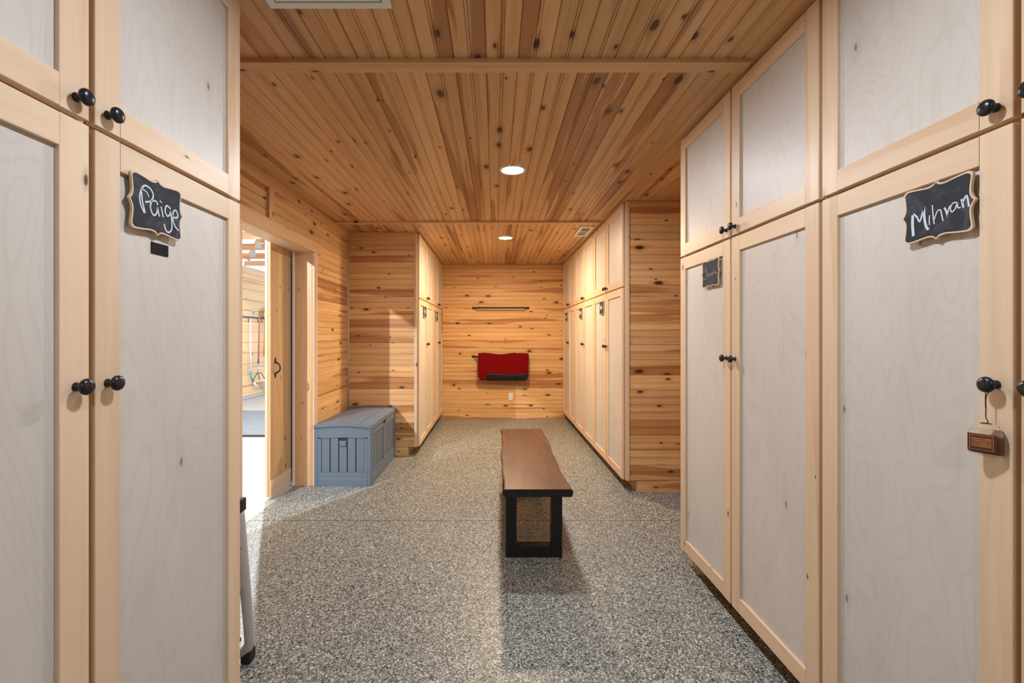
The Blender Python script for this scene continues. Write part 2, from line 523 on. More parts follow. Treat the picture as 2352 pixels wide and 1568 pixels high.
# left wall with the doorway
wl = boxes('wall_left', [(XO, XL - BT, YF - 0.1, DY0 - 0.02, 0, ZC + BT), (XO, XL - BT, DY1 + 0.02, YB + 0.2, 0, ZC + BT),
                         (XO, XL - BT, DY0 - 0.02, DY1 + 0.02, DZ + 0.02, ZC + BT)], M['drywall'])
tag(wl, 'knotty pine board wall with a doorway to the barn', 'wall', kind='structure')
FR = 0.085                       # frieze board height
zt = ZC - FR
nrow = 19
for i in range(nrow + 1):
    z0 = i * PITCH; z1 = min(z0 + PITCH, ZC)
    if z1 - z0 < 0.03: continue
    zc, hh = (z0 + z1) / 2, z1 - z0 - 0.0006
    ranges = [(DY1 + 0.02, 4.985), (1.55, DY0 - 0.02)] if z0 < DZ else [(1.55, 4.985)]
    for a, b in ranges:
        plank('wall_board', b - a, hh, BT, M['wall'], wl, (XL - BT / 2, (a + b) / 2, zc), Y, X, 'bead')
plank('frieze_board', 4.985 - 1.55, FR, 0.016, M['trim'], wl, (XL + 0.008, (4.985 + 1.55) / 2, ZC - FR / 2), Y, X)
plank('header_casing', 4.17 - 2.70, 0.094, 0.02, M['trim'], wl, (XL + 0.010, (4.17 + 2.70) / 2, DZ + 0.047 + 0.002), Y, X)
plank('side_casing', DZ, 0.075, 0.02, M['frame'], wl, (XL + 0.010, DY1 + 0.0425, DZ / 2), Z, X)
plank('side_casing', DZ, 0.075, 0.02, M['frame'], wl, (XL + 0.010, DY0 - 0.0425, DZ / 2), Z, X)
bz0, bz1 = DZ + 0.096, ZC - FR
plank('batten', bz1 - bz0, 0.072, 0.022, M['trim'], wl, (XL + 0.011, 3.24, (bz0 + bz1) / 2), Z, X)
jw = XL + 0.002 - XO
plank('jamb', DZ, jw, 0.02, M['trim'], wl, ((XL + XO) / 2, DY1 + 0.010, DZ / 2), Z, -Y)
plank('jamb', DZ, jw, 0.02, M['trim'], wl, ((XL + XO) / 2, DY0 - 0.010, DZ / 2), Z, Y)
plank('head_jamb', DY1 - DY0, jw, 0.02, M['frame'], wl, ((XL + XO) / 2, (DY0 + DY1) / 2, DZ + 0.010), Y, -Z)
plank('weather_strip', DZ, 0.022, 0.012, M['seal'], wl, (XO - 0.011, DY1 + 0.004, DZ / 2), Z, -Y)
tube('corner_bead', [(XL + 0.006, 4.972, 0.5), (XL + 0.006, 4.972, ZC - FR)], 0.011, M['frame'], wl, n=8)

# back wall
wb = boxes('wall_back', [(XO, XR + 0.2, YB + BT, YB + 0.2, 0, ZC + BT)], M['drywall'])
tag(wb, 'knotty pine board wall at the end of the room', 'wall', kind='structure')
XB0, XB1 = -0.95, 1.20
for i in range(nrow + 1):
    z0 = i * PITCH + 0.105; z1 = min(z0 + PITCH, ZC)
    if z1 - z0 < 0.03: continue
    plank('wall_board', XB1 - XB0, z1 - z0 - 0.0006, BT, M['wall'], wb, ((XB0 + XB1) / 2, YB + BT / 2, (z0 + z1) / 2), X, -Y, 'bead')
plank('base_board', XB1 - XB0, 0.104, BT + 0.003, M['wall'], wb, ((XB0 + XB1) / 2, YB + BT / 2 - 0.0015, 0.052), X, -Y)

# right wall (recess beyond the near lockers) and the wall behind the camera
wr = boxes('wall_right', [(XR + BT, XR + 0.2, YF - 0.1, YB + 0.2, 0, ZC + BT)], M['drywall'])
tag(wr, 'knotty pine board wall in the recess between lockers', 'wall', kind='structure')
for i in range(nrow + 1):
    z0 = i * PITCH; z1 = min(z0 + PITCH, ZC)
    if z1 - z0 < 0.03: continue
    plank('wall_board', 1.17, z1 - z0 - 0.0006, BT, M['wall'], wr, (XR + BT / 2, 3.235, (z0 + z1) / 2), Y, -X, 'bead')
wf = boxes('wall_front', [(XO, XR + 0.2, YF - 0.12, YF, 0, ZC + BT)], M['drywall'])
tag(wf, 'plain pine-coloured wall behind the viewer', 'wall', kind='structure')

# ------------------------------------------------------------------ lockers
KNOB = lathe_mesh('knob', [(0.0095, 0.0), (0.0095, 0.0025), (0.0065, 0.005), (0.0055, 0.011), (0.0075, 0.014), (0.0135, 0.0165),
                           (0.0165, 0.0195), (0.0172, 0.0225), (0.0162, 0.0262), (0.0125, 0.0295), (0.007, 0.0312), (0.002, 0.0318)],
                  [M['knob'], M['copper']], 22, [0, 0, 0, 0, 0, 1, 0, 0, 0, 0, 0])
ST = 0.066     # stile and rail width
DT = 0.020     # door thickness
def make_door(cab, n, xp, y0, y1, z0, z1, knob_y, knob_z):
    """n: +1 or -1, the way the door faces along X; xp: X of the front face of its frame."""
    N = Vector((n, 0, 0))
    yc, zc = (y0 + y1) / 2, (z0 + z1) / 2
    xf = xp - n * DT / 2
    w, h = y1 - y0, z1 - z0
    d = plank('door', h - 0.02, w - 0.02, 0.006, M['birch'], cab, (xp - n * 0.013, yc, zc), Z, N, ch=0.0)
    for yy in (y0 + ST / 2, y1 - ST / 2):
        plank('stile', h, ST, DT, M['frame'], d, (xf, yy, zc), Z, N)
    for zz in (z0 + ST / 2, z1 - ST / 2):
        plank('rail', w - 2 * ST - 0.0006, ST, DT, M['frame'], d, (xf, yc, zz), Y, N)
    k = obj('knob', KNOB, d, frame_mat((xp, knob_y, knob_z), Y, N))
    return d

def locker(n, xp, y0, y1, label, zgap, ztop=ZC - 0.012, zbot=0.10, name='locker_cabinet', xw=None, group='two-door pine locker cabinets'):
    """A full-height pair of doors: two above, two below."""
    yc = (y0 + y1) / 2
    xw = XL if n > 0 else XR
    xb = xp - n * (DT + 0.004)          # carcass face behind the doors
    cab = empty(name, ((xp + xw) / 2, yc, 0), label, 'cabinet', group)
    bm = bmesh.new()
    xs = sorted((xb, xw + n * 0.022))
    add_box(bm, xs[0], xs[1], y0 + 0.001, y1 - 0.001, zbot + 0.006, ZC - 0.002)
    xt = sorted((xb - n * 0.095, xw + n * 0.022))
    add_box(bm, xt[0], xt[1], y0 + 0.002, y1 - 0.002, 0.0, zbot + 0.006)
    obj('carcass', bm_mesh('carcass', bm, M['face']), cab)
    g = 0.006
    for lo, hi, kz in ((zbot, zgap - 0.006, 1.215), (zgap + 0.006, ztop, zgap + 0.040)):
        for a, b, ky in ((y0 + g, yc - g * 1.15, yc - 0.038), (yc + g * 1.15, y1 - g, yc + 0.038)):
            make_door(cab, n, xp, a, b, lo, hi, ky, kz)
    return cab

XRF, XLF = 1.071, -0.856
ZGF, ZGB = 1.766, 1.730
c_lf = locker(+1, XLF, 0.400, 1.534, 'pine locker with cursive chalk name sign above a small black patch', ZGF)
c_rf2 = locker(-1, XRF, 1.500, 2.633, 'pine locker with faintly written small chalk sign, opposite the sliding barn door', ZGF)
c_rf1 = locker(-1, XRF, 0.372, 1.506 - 0.010, 'pine locker whose knob carries a hanging jar air freshener', ZGF)
XRB, XLB = 1.078, -0.832
rbw = (YB - 0.004 - 3.850) / 3
rb = []
for i, lab in enumerate(('pine locker next to the board-clad end panel, opposite the grey deck box',
                         'middle pine locker of the three standing along the row across from the deck box',
                         'pine locker touching the back wall on the power outlet side')):
    rb.append(locker(-1, XRB, 3.850 + i * rbw, 3.850 + (i + 1) * rbw, lab, ZGB))
lbw = (YB - 0.004 - 5.000) / 2
lb = []
for i, lab in enumerate(('pine locker whose board-clad end panel stands behind the grey deck box',
                         'pine locker in the back corner with a red ribbon over its lower door')):
    lb.append(locker(+1, XLB, 5.000 + i * lbw, 5.000 + (i + 1) * lbw, lab, ZGB))

def end_panel(cab, n, xp, ye, xw):
    """Board-clad end of a locker row, facing the camera; ye = Y of the board face."""
    xe = xp - n * 0.022                       # outer edge at the door side
    x0, x1 = sorted((xe - n * 0.03, xw))
    ep = boxes('end_panel', [(x0, x1, ye + BT, ye + 0.0195, 0.10, ZC - 0.002)], M['face'], cab)
    i = 0
    z = 0.10
    while z < ZC - FR - 0.02:
        z1 = min(z + PITCH, ZC - FR)
        plank('end_board', x1 - x0, z1 - z - 0.0006, BT, M['wall'], ep, ((x0 + x1) / 2, ye + BT / 2, (z + z1) / 2), X, -Y, 'bead')
        z = z1
    plank('frieze_board', x1 - x0, FR, BT + 0.006, M['wall'], ep, ((x0 + x1) / 2, ye + BT / 2 - 0.003, ZC - FR / 2 - 0.002), X, -Y)
    plank('corner_stile', ZC - 0.10 - 0.004, 0.03, BT + 0.008, M['frame'], ep, (xe - n * 0.015, ye + BT / 2 - 0.004, (ZC + 0.10) / 2 - 0.002), Z, -Y)
    xa, xc = sorted((xe - n * 0.10, xw))
    plank('kick_board', xc - xa, 0.098, 0.018, M['wall'], ep, ((xa + xc) / 2, ye + 0.0085, 0.049), X, -Y)

end_panel(rb[0], -1, XRB, 3.830, XR - 0.001)
end_panel(lb[0], +1, XLB, 4.980, XL + 0.001 + 0.0)

# ------------------------------------------------------------------ lamps of the room
LENS = emit('lamp_lens', (1.0, 0.99, 0.97), 14.0)
for i, ly in enumerate(ROOM_LAMP_Y):
    labs = ['recessed ceiling lamp behind the viewer', 'recessed ceiling lamp above the near lockers',
            'round recessed ceiling lamp over the wooden bench, cool white', 'round recessed ceiling lamp near the back wall, warm white']
    e = empty('recessed_light', (0.12, ly, ZC), labs[i], 'ceiling light', 'recessed lamps in the pine ceiling')
    ring = lathe_mesh('ring', [(0.074, 0.0), (0.074, -0.004), (0.079, -0.007), (0.088, -0.005), (0.091, 0.0)], M['white'], 36)
    bm = bmesh.new(); bm.from_mesh(ring)
    for f in [f for f in bm.faces if len(f.verts) > 4]: bm.faces.remove(f)
    bm.to_mesh(ring); bm.free()
    obj('trim_ring', ring, e, Matrix.Translation((0.12, ly, ZC)))
    lens = lathe_mesh('lens', [(0.075, 0.0), (0.074, -0.0015), (0.05, -0.0035), (0.02, -0.0045), (0.004, -0.005)], LENS, 36)
    obj('lens', lens, e, Matrix.Translation((0.12, ly, ZC)))
    ld = bpy.data.lights.new('lamp', 'AREA')
    ld.shape = 'DISK'; ld.size = 0.14
    ld.energy = ROOM_LAMP_W[i]; ld.color = ROOM_LAMP_C[i]
    lo = bpy.data.objects.new('lamp_light', ld)
    place(lo, e, Matrix.Translation((0.12, ly, ZC - 0.009)))

# ------------------------------------------------------------------ sliding door
door = empty('door_1', (-1.82, 3.9, 0.02), 'sliding plank door standing half open in the doorway to the barn', 'door', kind='structure')
dx0, dx1 = -1.843, -1.800
dya, dyb, dza, dzb = 3.645, 4.72, 0.022, 2.16
obw = 0.1185
yy = dya + 0.002
while yy < dyb - 0.02:
    y2 = min(yy + obw, dyb)
    plank('door_board', dzb - dza, y2 - yy - 0.0035, 0.02, M['door'], door, (dx1 - 0.0105, (yy + y2) / 2, (dza + dzb) / 2), Z, X, ch=0.003)
    yy = y2
plank('backing_board', dzb - dza, dyb - dya, 0.021, M['frame'], door, (dx0 + 0.0105, (dya + dyb) / 2, (dza + dzb) / 2), Z, X)
plank('bottom_rail', dyb - dya, 0.13, 0.004, M['frame'], door, (dx1 + 0.002, (dya + dyb) / 2, dza + 0.065), Y, X)
hb = [(dx1, 3.725, 1.012), (dx1 + 0.012, 3.725, 1.014), (dx1 + 0.034, 3.725, 1.03), (dx1 + 0.041, 3.725, 1.055), (dx1 + 0.034, 3.725, 1.08), (dx1 + 0.012, 3.725, 1.096), (dx1, 3.725, 1.098)]
hd = tube('handle', spline(hb, 4), 0.006, M['iron'], door, n=8)
for zc, sg in ((1.098, 1), (1.012, -1)):
    ol = [(0, -0.008), (0.011, 0.004), (0.013, 0.014), (0.006, 0.022), (0.007, 0.030), (0, 0.043), (-0.007, 0.030), (-0.006, 0.022), (-0.013, 0.014), (-0.011, 0.004)]
    vv = [(dx1 + 0.0005, 3.725 + a, zc + sg * b) for a, b in ol] + [(dx1 + 0.005, 3.725 + a * 0.9, zc + sg * b * 0.95) for a, b in ol]
    n = len(ol)
    ff = [tuple(range(n)), tuple(range(n, 2 * n))] + [(i, (i + 1) % n, n + (i + 1) % n, n + i) for i in range(n)]
    obj('leaf_plate', mesh_from('leaf', vv, ff, M['iron']), hd)

# ------------------------------------------------------------------ bench
bench = empty('bench', (0.23, 3.27, 0), 'walnut-topped live-edge bench on black box-frame legs', 'bench')
by0, by1, bt = 2.475, 4.075, 0.483
L = by1 - by0
N_ = 28
rng = random.Random(3)
def edge_l(t): return 0.040 + 0.014 * t + 0.005 * math.sin(9 * t + 1) + 0.003 * math.sin(23 * t)
def edge_r(t): return 0.421 + 0.004 * math.sin(5.2 * t + 2.6) - 0.006 * math.sin(math.pi * t * 2.2) + 0.003 * math.sin(19 * t + 1)
sec = [(0.0, 0.0, -0.0), ]
vs_, fs, idx = [], [], []
# section around: top-left .. top-right, rounded edge, bottom
def section(t):
    l, r = edge_l(t), edge_r(t)
    th = 0.042
    pts = [(l + 0.010, 0.0), (l + 0.003, -0.004), (l, -0.012), (l + 0.002, -0.030), (l + 0.008, -th),
           (r - 0.008, -th), (r - 0.002, -0.030), (r, -0.012), (r - 0.003, -0.004), (r - 0.010, 0.0)]
    return pts
K = 10
for i in range(N_ + 1):
    t = i / N_
    for (px, pz) in section(t):
        # local X runs along the bench (world +Y), local Y = -world X
        vs_.append((t * L - L / 2, -(px - 0.23), pz))
for i in range(N_):
    for k in range(K):
        fs.append((i * K + k, i * K + (k + 1) % K, (i + 1) * K + (k + 1) % K, (i + 1) * K + k))
        idx.append(0 if k in (9, 0, 8) else 1)
fs.append(tuple(range(K))); idx.append(2)
fs.append(tuple(N_ * K + k for k in range(K))); idx.append(2)
me = mesh_from('seat_slab', vs_, fs, [M['walnut'], M['bark'], M['end_shade']], idx)
obj('seat_slab', me, bench, frame_mat((0.23, (by0 + by1) / 2, bt), Y, Z))
lz = bt - 0.042
for yf in (2.705, 3.785):
    a, b, s, dpt = 0.063, 0.400, 0.066, 0.066
    boxes('leg_frame', [(a, a + s, yf, yf + dpt, 0, lz), (b - s, b, yf, yf + dpt, 0, lz),
                        (a + s, b - s, yf, yf + dpt, 0, s), (a + s, b - s, yf, yf + dpt, lz - 0.02, lz)], M['blacksteel'], bench, bev=0.002)

# ------------------------------------------------------------------ deck box
db = empty('deck_box', (-1.335, 4.47, 0), 'blue-grey plastic deck box with slatted sides and arched lid', 'storage box')
bx0, bx1, byn, byf = -1.583, -1.086, 3.985, 4.963
HS = 0.505
bm = bmesh.new()
add_box(bm, bx0 + 0.018, bx1 - 0.018, byn + 0.018, byf - 0.018, 0.012, HS + 0.005)
obj('body', bm_mesh('body', bm, M['plastic_dark']), db)  # core coloured dark to stand in for shade between the slats
def pbox(name, b, bev=0.003, mat='plastic', par=None):
    bm = bmesh.new(); add_box(bm, *b, bev=bev)
    return obj(name, bm_mesh(name, bm, M[mat]), par or db)
# corner posts
for cx in (bx0, bx1 - 0.032):
    for cy in (byn, byf - 0.032):
        pbox('corner_post', (cx, cx + 0.032, cy, cy + 0.032, 0.0, HS), 0.009)
# base skirt and its foot cut-outs, top bands
for y0_, y1_ in ((byn - 0.001, byn + 0.022), (byf - 0.022, byf)):
    pbox('base_skirt', (bx0 + 0.030, bx1 - 0.030, y0_, y1_, 0.0, 0.066), 0.004)
for x0_, x1_ in ((bx1 - 0.022, bx1 + 0.001), (bx0, bx0 + 0.022)):
    pbox('base_skirt', (x0_, x1_, byn + 0.030, byf - 0.030, 0.0, 0.066), 0.004)
bm = bmesh.new()
cxm = (bx0 + bx1) / 2
tv = [(cxm - 0.135, 0.0), (cxm - 0.10, 0.030), (cxm + 0.10, 0.030), (cxm + 0.135, 0.0)]
vv = [(a, byn - 0.0015, b) for a, b in tv] + [(a, byn - 0.005, b) for a, b in tv]
obj('foot_arch', mesh_from('foot_arch', vv, [(0, 1, 2, 3), (4, 5, 6, 7), (0, 1, 5, 4), (1, 2, 6, 5), (2, 3, 7, 6), (3, 0, 4, 7)], M['plastic']), db)
# end (near) panel : frame rails, arched top rail, slats, pull
def arch_z(x, zc, dz):            # gentle arch across the width
    t = (x - cxm) / ((bx1 - bx0) / 2)
    return zc + dz * (1 - t * t)
def arch_band(name, xa, xb, zlo, zhi, dzl, dzh, y0_, y1_):
    n = 10; vv = []
    for i in range(n + 1):
        x = xa + (xb - xa) * i / n
        for z in (arch_z(x, zlo, dzl), arch_z(x, zhi, dzh)):
            vv += [(x, y0_, z), (x, y1_, z)]
    ff = []
    for i in range(n):
        a = i * 4; b = a + 4
        ff += [(a, b, b + 2, a + 2), (a + 1, b + 1, b + 3, a + 3), (a, a + 1, b + 1, b), (a + 2, a + 3, b + 3, b + 2)]
    ff += [(0, 1, 3, 2), (n * 4, n * 4 + 1, n * 4 + 3, n * 4 + 2)]
    return obj(name, mesh_from(name, vv, ff, M['plastic']), db)
arch_band('top_band', bx0 + 0.030, bx1 - 0.030, 0.412, HS + 0.004, 0.012, 0.016, byn + 0.002, byn + 0.022)
pbox('lower_rail', (bx0 + 0.030, bx1 - 0.030, byn + 0.002, byn + 0.022, 0.064, 0.118), 0.003)
for xa in (bx0 + 0.030, bx1 - 0.030 - 0.030):
    pbox('side_rail', (xa, xa + 0.030, byn + 0.002, byn + 0.022, 0.112, 0.425), 0.002)
sx0, sx1 = bx0 + 0.060, bx1 - 0.060
sw = (sx1 - sx0) / 5
for i in range(5):
    a = sx0 + i * sw + (0.002 if i == 0 else 0.004); b = sx0 + (i + 1) * sw - (0.002 if i == 4 else 0.004)
    top = arch_z((a + b) / 2, 0.409, 0.012)
    if i == 2: top -= 0.028
    pbox('slat', (a, b, byn + 0.008, byn + 0.020, 0.120, top), 0.002)
pbox('end_pull', (sx0 + 2 * sw + 0.010, sx0 + 3 * sw - 0.010, byn - 0.004, byn + 0.012, 0.350, 0.392), 0.003)
# long side facing the room
ry0, ry1 = byn + 0.030, byf - 0.030
pbox('top_band', (bx1 - 0.022, bx1 - 0.002, ry0, ry1, 0.430, HS), 0.003)
pbox('lower_rail', (bx1 - 0.022, bx1 - 0.002, ry0, ry1, 0.064, 0.118), 0.003)
ym = (ry0 + ry1) / 2
for a, b in ((ry0, ry0 + 0.045), (ym - 0.035, ym + 0.035), (ry1 - 0.045, ry1)):
    pbox('side_rail', (bx1 - 0.022, bx1 - 0.002, a, b, 0.112, 0.436), 0.002)
for a0, b0 in ((ry0 + 0.045, ym - 0.035), (ym + 0.035, ry1 - 0.045)):
    w5 = (b0 - a0) / 5
    for i in range(5):
        pbox('slat', (bx1 - 0.020, bx1 - 0.010, a0 + i * w5 + 0.006, a0 + (i + 1) * w5 - 0.006, 0.120, 0.428), 0.002)
# lid: arched plate with grooves between its moulded planks
prof = []
grooves = [bx0 + 0.012 + (bx1 - bx0 - 0.024) * k / 5 for k in range(1, 5)]
xs_ = [bx0 - 0.004 + (bx1 - bx0 + 0.008) * i / 40 for i in range(41)]
for g in grooves: xs_ += [g - 0.005, g, g + 0.005]
xs_ = sorted(xs_)
for x in xs_:
    z = arch_z(x, HS + 0.026, 0.020)
    if any(abs(x - g) < 1e-6 for g in grooves): z -= 0.011
    prof.append((x, z))
bot = [(x, arch_z(x, HS + 0.002, 0.030)) for x in (xs_[-1], cxm, xs_[0])]
bot = [(xs_[-1] - (xs_[-1] - xs_[0]) * i / 12, 0) for i in range(13)]
bot = [(x, arch_z(x, HS + 0.002, 0.015)) for x, _ in bot]
ring_ = prof + bot
n = len(ring_)
ya, yb_ = byn - 0.006, byf
vv = [(x, ya, z) for x, z in ring_] + [(x, yb_, z) for x, z in ring_]
ff = [(i, (i + 1) % n, n + (i + 1) % n, n + i) for i in range(n)] + [tuple(range(n)), tuple(range(n, 2 * n))]
lid = obj('lid', mesh_from('lid', vv, ff, M['plastic']), db)
arch_band('lid_rim', bx0 - 0.004, bx1 + 0.004, HS + 0.003, HS + 0.030, 0.016, 0.021, ya - 0.004, ya + 0.030)
pbox('lid_lip', (bx1 - 0.004, bx1 + 0.006, ya, yb_, HS - 0.014, HS + 0.024), 0.004)
pbox('latch', (bx1 - 0.006, bx1 + 0.009, ym - 0.030, ym + 0.030, HS - 0.040, HS - 0.008), 0.003, 'plastic_dark')
pbox('hasp', (bx1 - 0.02, bx1 + 0.010, ym - 0.022, ym + 0.022, HS + 0.018, HS + 0.029), 0.003, 'plastic')

# ------------------------------------------------------------------ rails and saddle pad on the back wall
def wall_rail(z, x0, x1, label):
    e = empty('wall_rail', ((x0 + x1) / 2, YB, z), label, 'rail', 'black iron rails on the back wall')
    s = 0.095
    pts = spline([(x0 + 0.012, YB - 0.004, z), (x0 + 0.035, YB - 0.02, z), (x0 + 0.075, YB - s, z), (x0 + 0.13, YB - s, z)], 4)
    pts += spline([(x1 - 0.13, YB - s, z), (x1 - 0.075, YB - s, z), (x1 - 0.035, YB - 0.02, z), (x1 - 0.012, YB - 0.004, z)], 4)
    tube('bar', pts, 0.013, M['iron'], e, n=10)
    for xx in (x0, x1):
        bm = bmesh.new(); add_box(bm, xx - 0.017, xx + 0.017, YB - 0.009, YB - 0.0015, z - 0.020, z + 0.020, bev=0.003)
        f = obj('flange', bm_mesh('flange', bm, M['iron']), e)
        obj('screw', lathe_mesh('screw', [(0.0045, 0), (0.004, 0.002), (0.001, 0.003)], M['steel'], 10), f, frame_mat((xx, YB - 0.009, z), X, -Y))
wall_rail(1.752, -0.345, 0.525, 'empty black iron rail mounted above the red saddle pad')
wall_rail(0.986, -0.350, 0.518, 'black iron rail holding the red saddle pad')

pad = empty('saddle_pad', (0.125, YB - 0.095, 0.986), 'red felt saddle pad with black leather wear patch draped over rail', 'saddle pad')
px0, px1 = -0.262, 0.512
ybar = YB - 0.095
def ridge(u):
    d = math.exp(-((u - 0.44) / 0.20) ** 2)
    return 1.034 - 0.026 * d - 0.012 * max(0, (u - 0.93) / 0.07) ** 2
def corner(u, r, lo):
    w = px1 - px0; dl = u * w; dr = (1 - u) * w
    z = lo
    for d in (dl, dr):
        if d < r: z += r - math.sqrt(max(0, r * r - (r - d) ** 2))
    return z
def pad_pt(u, v, off=0.0):
    """v 0 = front hem, 0.5 = ridge, 1 = back hem."""
    x = px0 + u * (px1 - px0) + 0.012 * math.sin(v * 3.0) * (1 if u > 0.9 else 0) * (u - 0.9) * 10
    zr = ridge(u)
    if v <= 0.46:
        t = v / 0.46
        zb = corner(u, 0.055, 0.628)
        z = zb + (zr - 0.022 - zb) * t
        y = ybar - 0.030 - 0.030 * math.sin(math.pi * (1 - t) * 0.6) - off
        return (x, y, z)
    if v >= 0.54:
        t = (1 - v) / 0.46
        zb = corner(u, 0.055, 0.655 + 0.03 * math.sin(7 * u))
        z = zb + (zr - 0.022 - zb) * t
        return (x, ybar + 0.028 + 0.012 * (1 - t), z)
    a = (v - 0.46) / 0.08 * math.pi
    return (x, ybar - 0.030 * math.cos(a), zr - 0.022 + 0.024 * math.sin(a))
NU = 36
VV = [0, .03, .06, .1, .16, .22, .28, .34, .40, .46, .475, .49, .50, .51, .525, .54, .60, .68, .76, .84, .92, 1.0]
vv = [pad_pt(i / NU, v) for v in VV for i in range(NU + 1)]
ff = [(j * (NU + 1) + i, j * (NU + 1) + i + 1, (j + 1) * (NU + 1) + i + 1, (j + 1) * (NU + 1) + i) for j in range(len(VV) - 1) for i in range(NU)]
felt = obj('felt', mesh_from('felt', vv, ff, M['red'], smooth=True), pad)
so = felt.modifiers.new('thickness', 'SOLIDIFY'); so.thickness = 0.018; so.offset = 0.0
# wear leather near the hem
def leather_top(u):
    if u < 0.21: return 0.030 + 0.078 * math.sqrt(max(0, 1 - ((0.21 - u) / 0.045) ** 2))
    return 0.108 - 0.020 * math.sin((u - 0.21) / 0.75 * math.pi * 0.85) ** 2 + 0.012 * max(0, (u - 0.92) / 0.06)
us = [0.1655 + (0.985 - 0.1655) * i / 40 for i in range(41)]
vv = []
for u in us:
    zb = corner(u, 0.055, 0.628); zt_ = 0.628 + leather_top(u)
    span = ridge(u) - 0.022 - zb
    for k in range(5):
        z = zb - 0.006 + (max(zt_, zb + 0.004) - zb + 0.006) * k / 4
        v = 0.46 * max(0, (z - zb)) / span
        p = pad_pt(u, v, 0.0115)
        vv.append((p[0], p[1], z))
ff = [(i * 5 + k, (i + 1) * 5 + k, (i + 1) * 5 + k + 1, i * 5 + k + 1) for i in range(40) for k in range(4)]
lea = obj('wear_leather', mesh_from('wear_leather', vv, ff, M['leather'], smooth=True), pad)
so = lea.modifiers.new('thickness', 'SOLIDIFY'); so.thickness = 0.0025; so.offset = 0.0
bp_ = [(pad_pt(u, 0.5)[0], ybar + 0.004, ridge(u) + 0.0065) for u in [0.08 + 0.68 * i / 18 for i in range(19)]]
tube('spine_binding', bp_, 0.011, M['fleece'], pad, n=8)

# power outlet
ol = empty('power_outlet', (0.25, YB, 0.352), 'white duplex power outlet on the back wall', 'outlet')
bm = bmesh.new(); add_box(bm, 0.215, 0.285, YB - 0.006, YB - 0.0005, 0.295, 0.410, bev=0.002)
obj('cover_plate', bm_mesh('cover_plate', bm, M['white']), ol)
for zz in (0.333, 0.372):
    bm = bmesh.new(); add_box(bm, 0.233, 0.267, YB - 0.0075, YB - 0.006, zz - 0.014, zz + 0.014, bev=0.0006)
    s = obj('socket', bm_mesh('socket', bm, M['white']), ol)
    boxes('slot', [(0.2425, 0.2445, YB - 0.0079, YB - 0.0073, zz - 0.004, zz + 0.006), (0.2555, 0.2575, YB - 0.0079, YB - 0.0073, zz - 0.004, zz + 0.006),
                   (0.2480, 0.2520, YB - 0.0079, YB - 0.0073, zz - 0.010, zz - 0.006)], M['slot'], s)

# ------------------------------------------------------------------ ceiling grilles
vn = empty('ceiling_vent', (0.97, 4.93, ZC), 'white louvred air register in the ceiling by the locker tops', 'vent')
vx0, vx1, vy0, vy1 = 0.888, 1.032, 4.715, 5.165
zz = ZC - 0.0005
boxes('vent_frame', [(vx0, vx0 + 0.028, vy0, vy1, zz - 0.008, zz), (vx1 - 0.028, vx1, vy0, vy1, zz - 0.008, zz),
                (vx0 + 0.028, vx1 - 0.028, vy0, vy0 + 0.05, zz - 0.008, zz), (vx0 + 0.028, vx1 - 0.028, vy1 - 0.05, vy1, zz - 0.008, zz),
                (vx0 + 0.028, vx1 - 0.028, 4.905, 4.945, zz - 0.008, zz)], M['white'], vn)
boxes('duct_throat', [(vx0 + 0.028, vx1 - 0.028, vy0 + 0.05, vy1 - 0.05, zz - 0.0008, zz)], M['slot'], vn)
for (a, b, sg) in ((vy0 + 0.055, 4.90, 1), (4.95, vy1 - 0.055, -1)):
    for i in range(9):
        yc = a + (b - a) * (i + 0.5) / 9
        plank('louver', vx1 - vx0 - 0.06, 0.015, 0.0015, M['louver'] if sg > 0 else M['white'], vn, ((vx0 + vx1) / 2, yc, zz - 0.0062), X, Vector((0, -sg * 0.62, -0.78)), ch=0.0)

hp = empty('access_panel', (-0.555, 1.33, ZC), 'flat white square panel with narrow frame set in the near ceiling', 'ceiling panel')
hx0, hx1, hy0, hy1 = -0.765, -0.352, 1.10, 1.555
fz = 0.026
boxes('panel_frame', [(hx0, hx0 + fz, hy0, hy1, zz - 0.014, zz), (hx1 - fz, hx1, hy0, hy1, zz - 0.014, zz),
                (hx0 + fz, hx1 - fz, hy0, hy0 + fz, zz - 0.014, zz), (hx0 + fz, hx1 - fz, hy1 - fz, hy1, zz - 0.014, zz)], M['white'], hp, bev=0.001)
boxes('shadow_gap', [(hx0 + fz, hx1 - fz, hy0 + fz, hy1 - fz, zz - 0.003, zz)], M['slot'], hp)
boxes('panel', [(hx0 + fz + 0.003, hx1 - fz - 0.007, hy0 + fz + 0.003, hy1 - fz - 0.004, zz - 0.011, zz - 0.003)], M['white'], hp, bev=0.001)

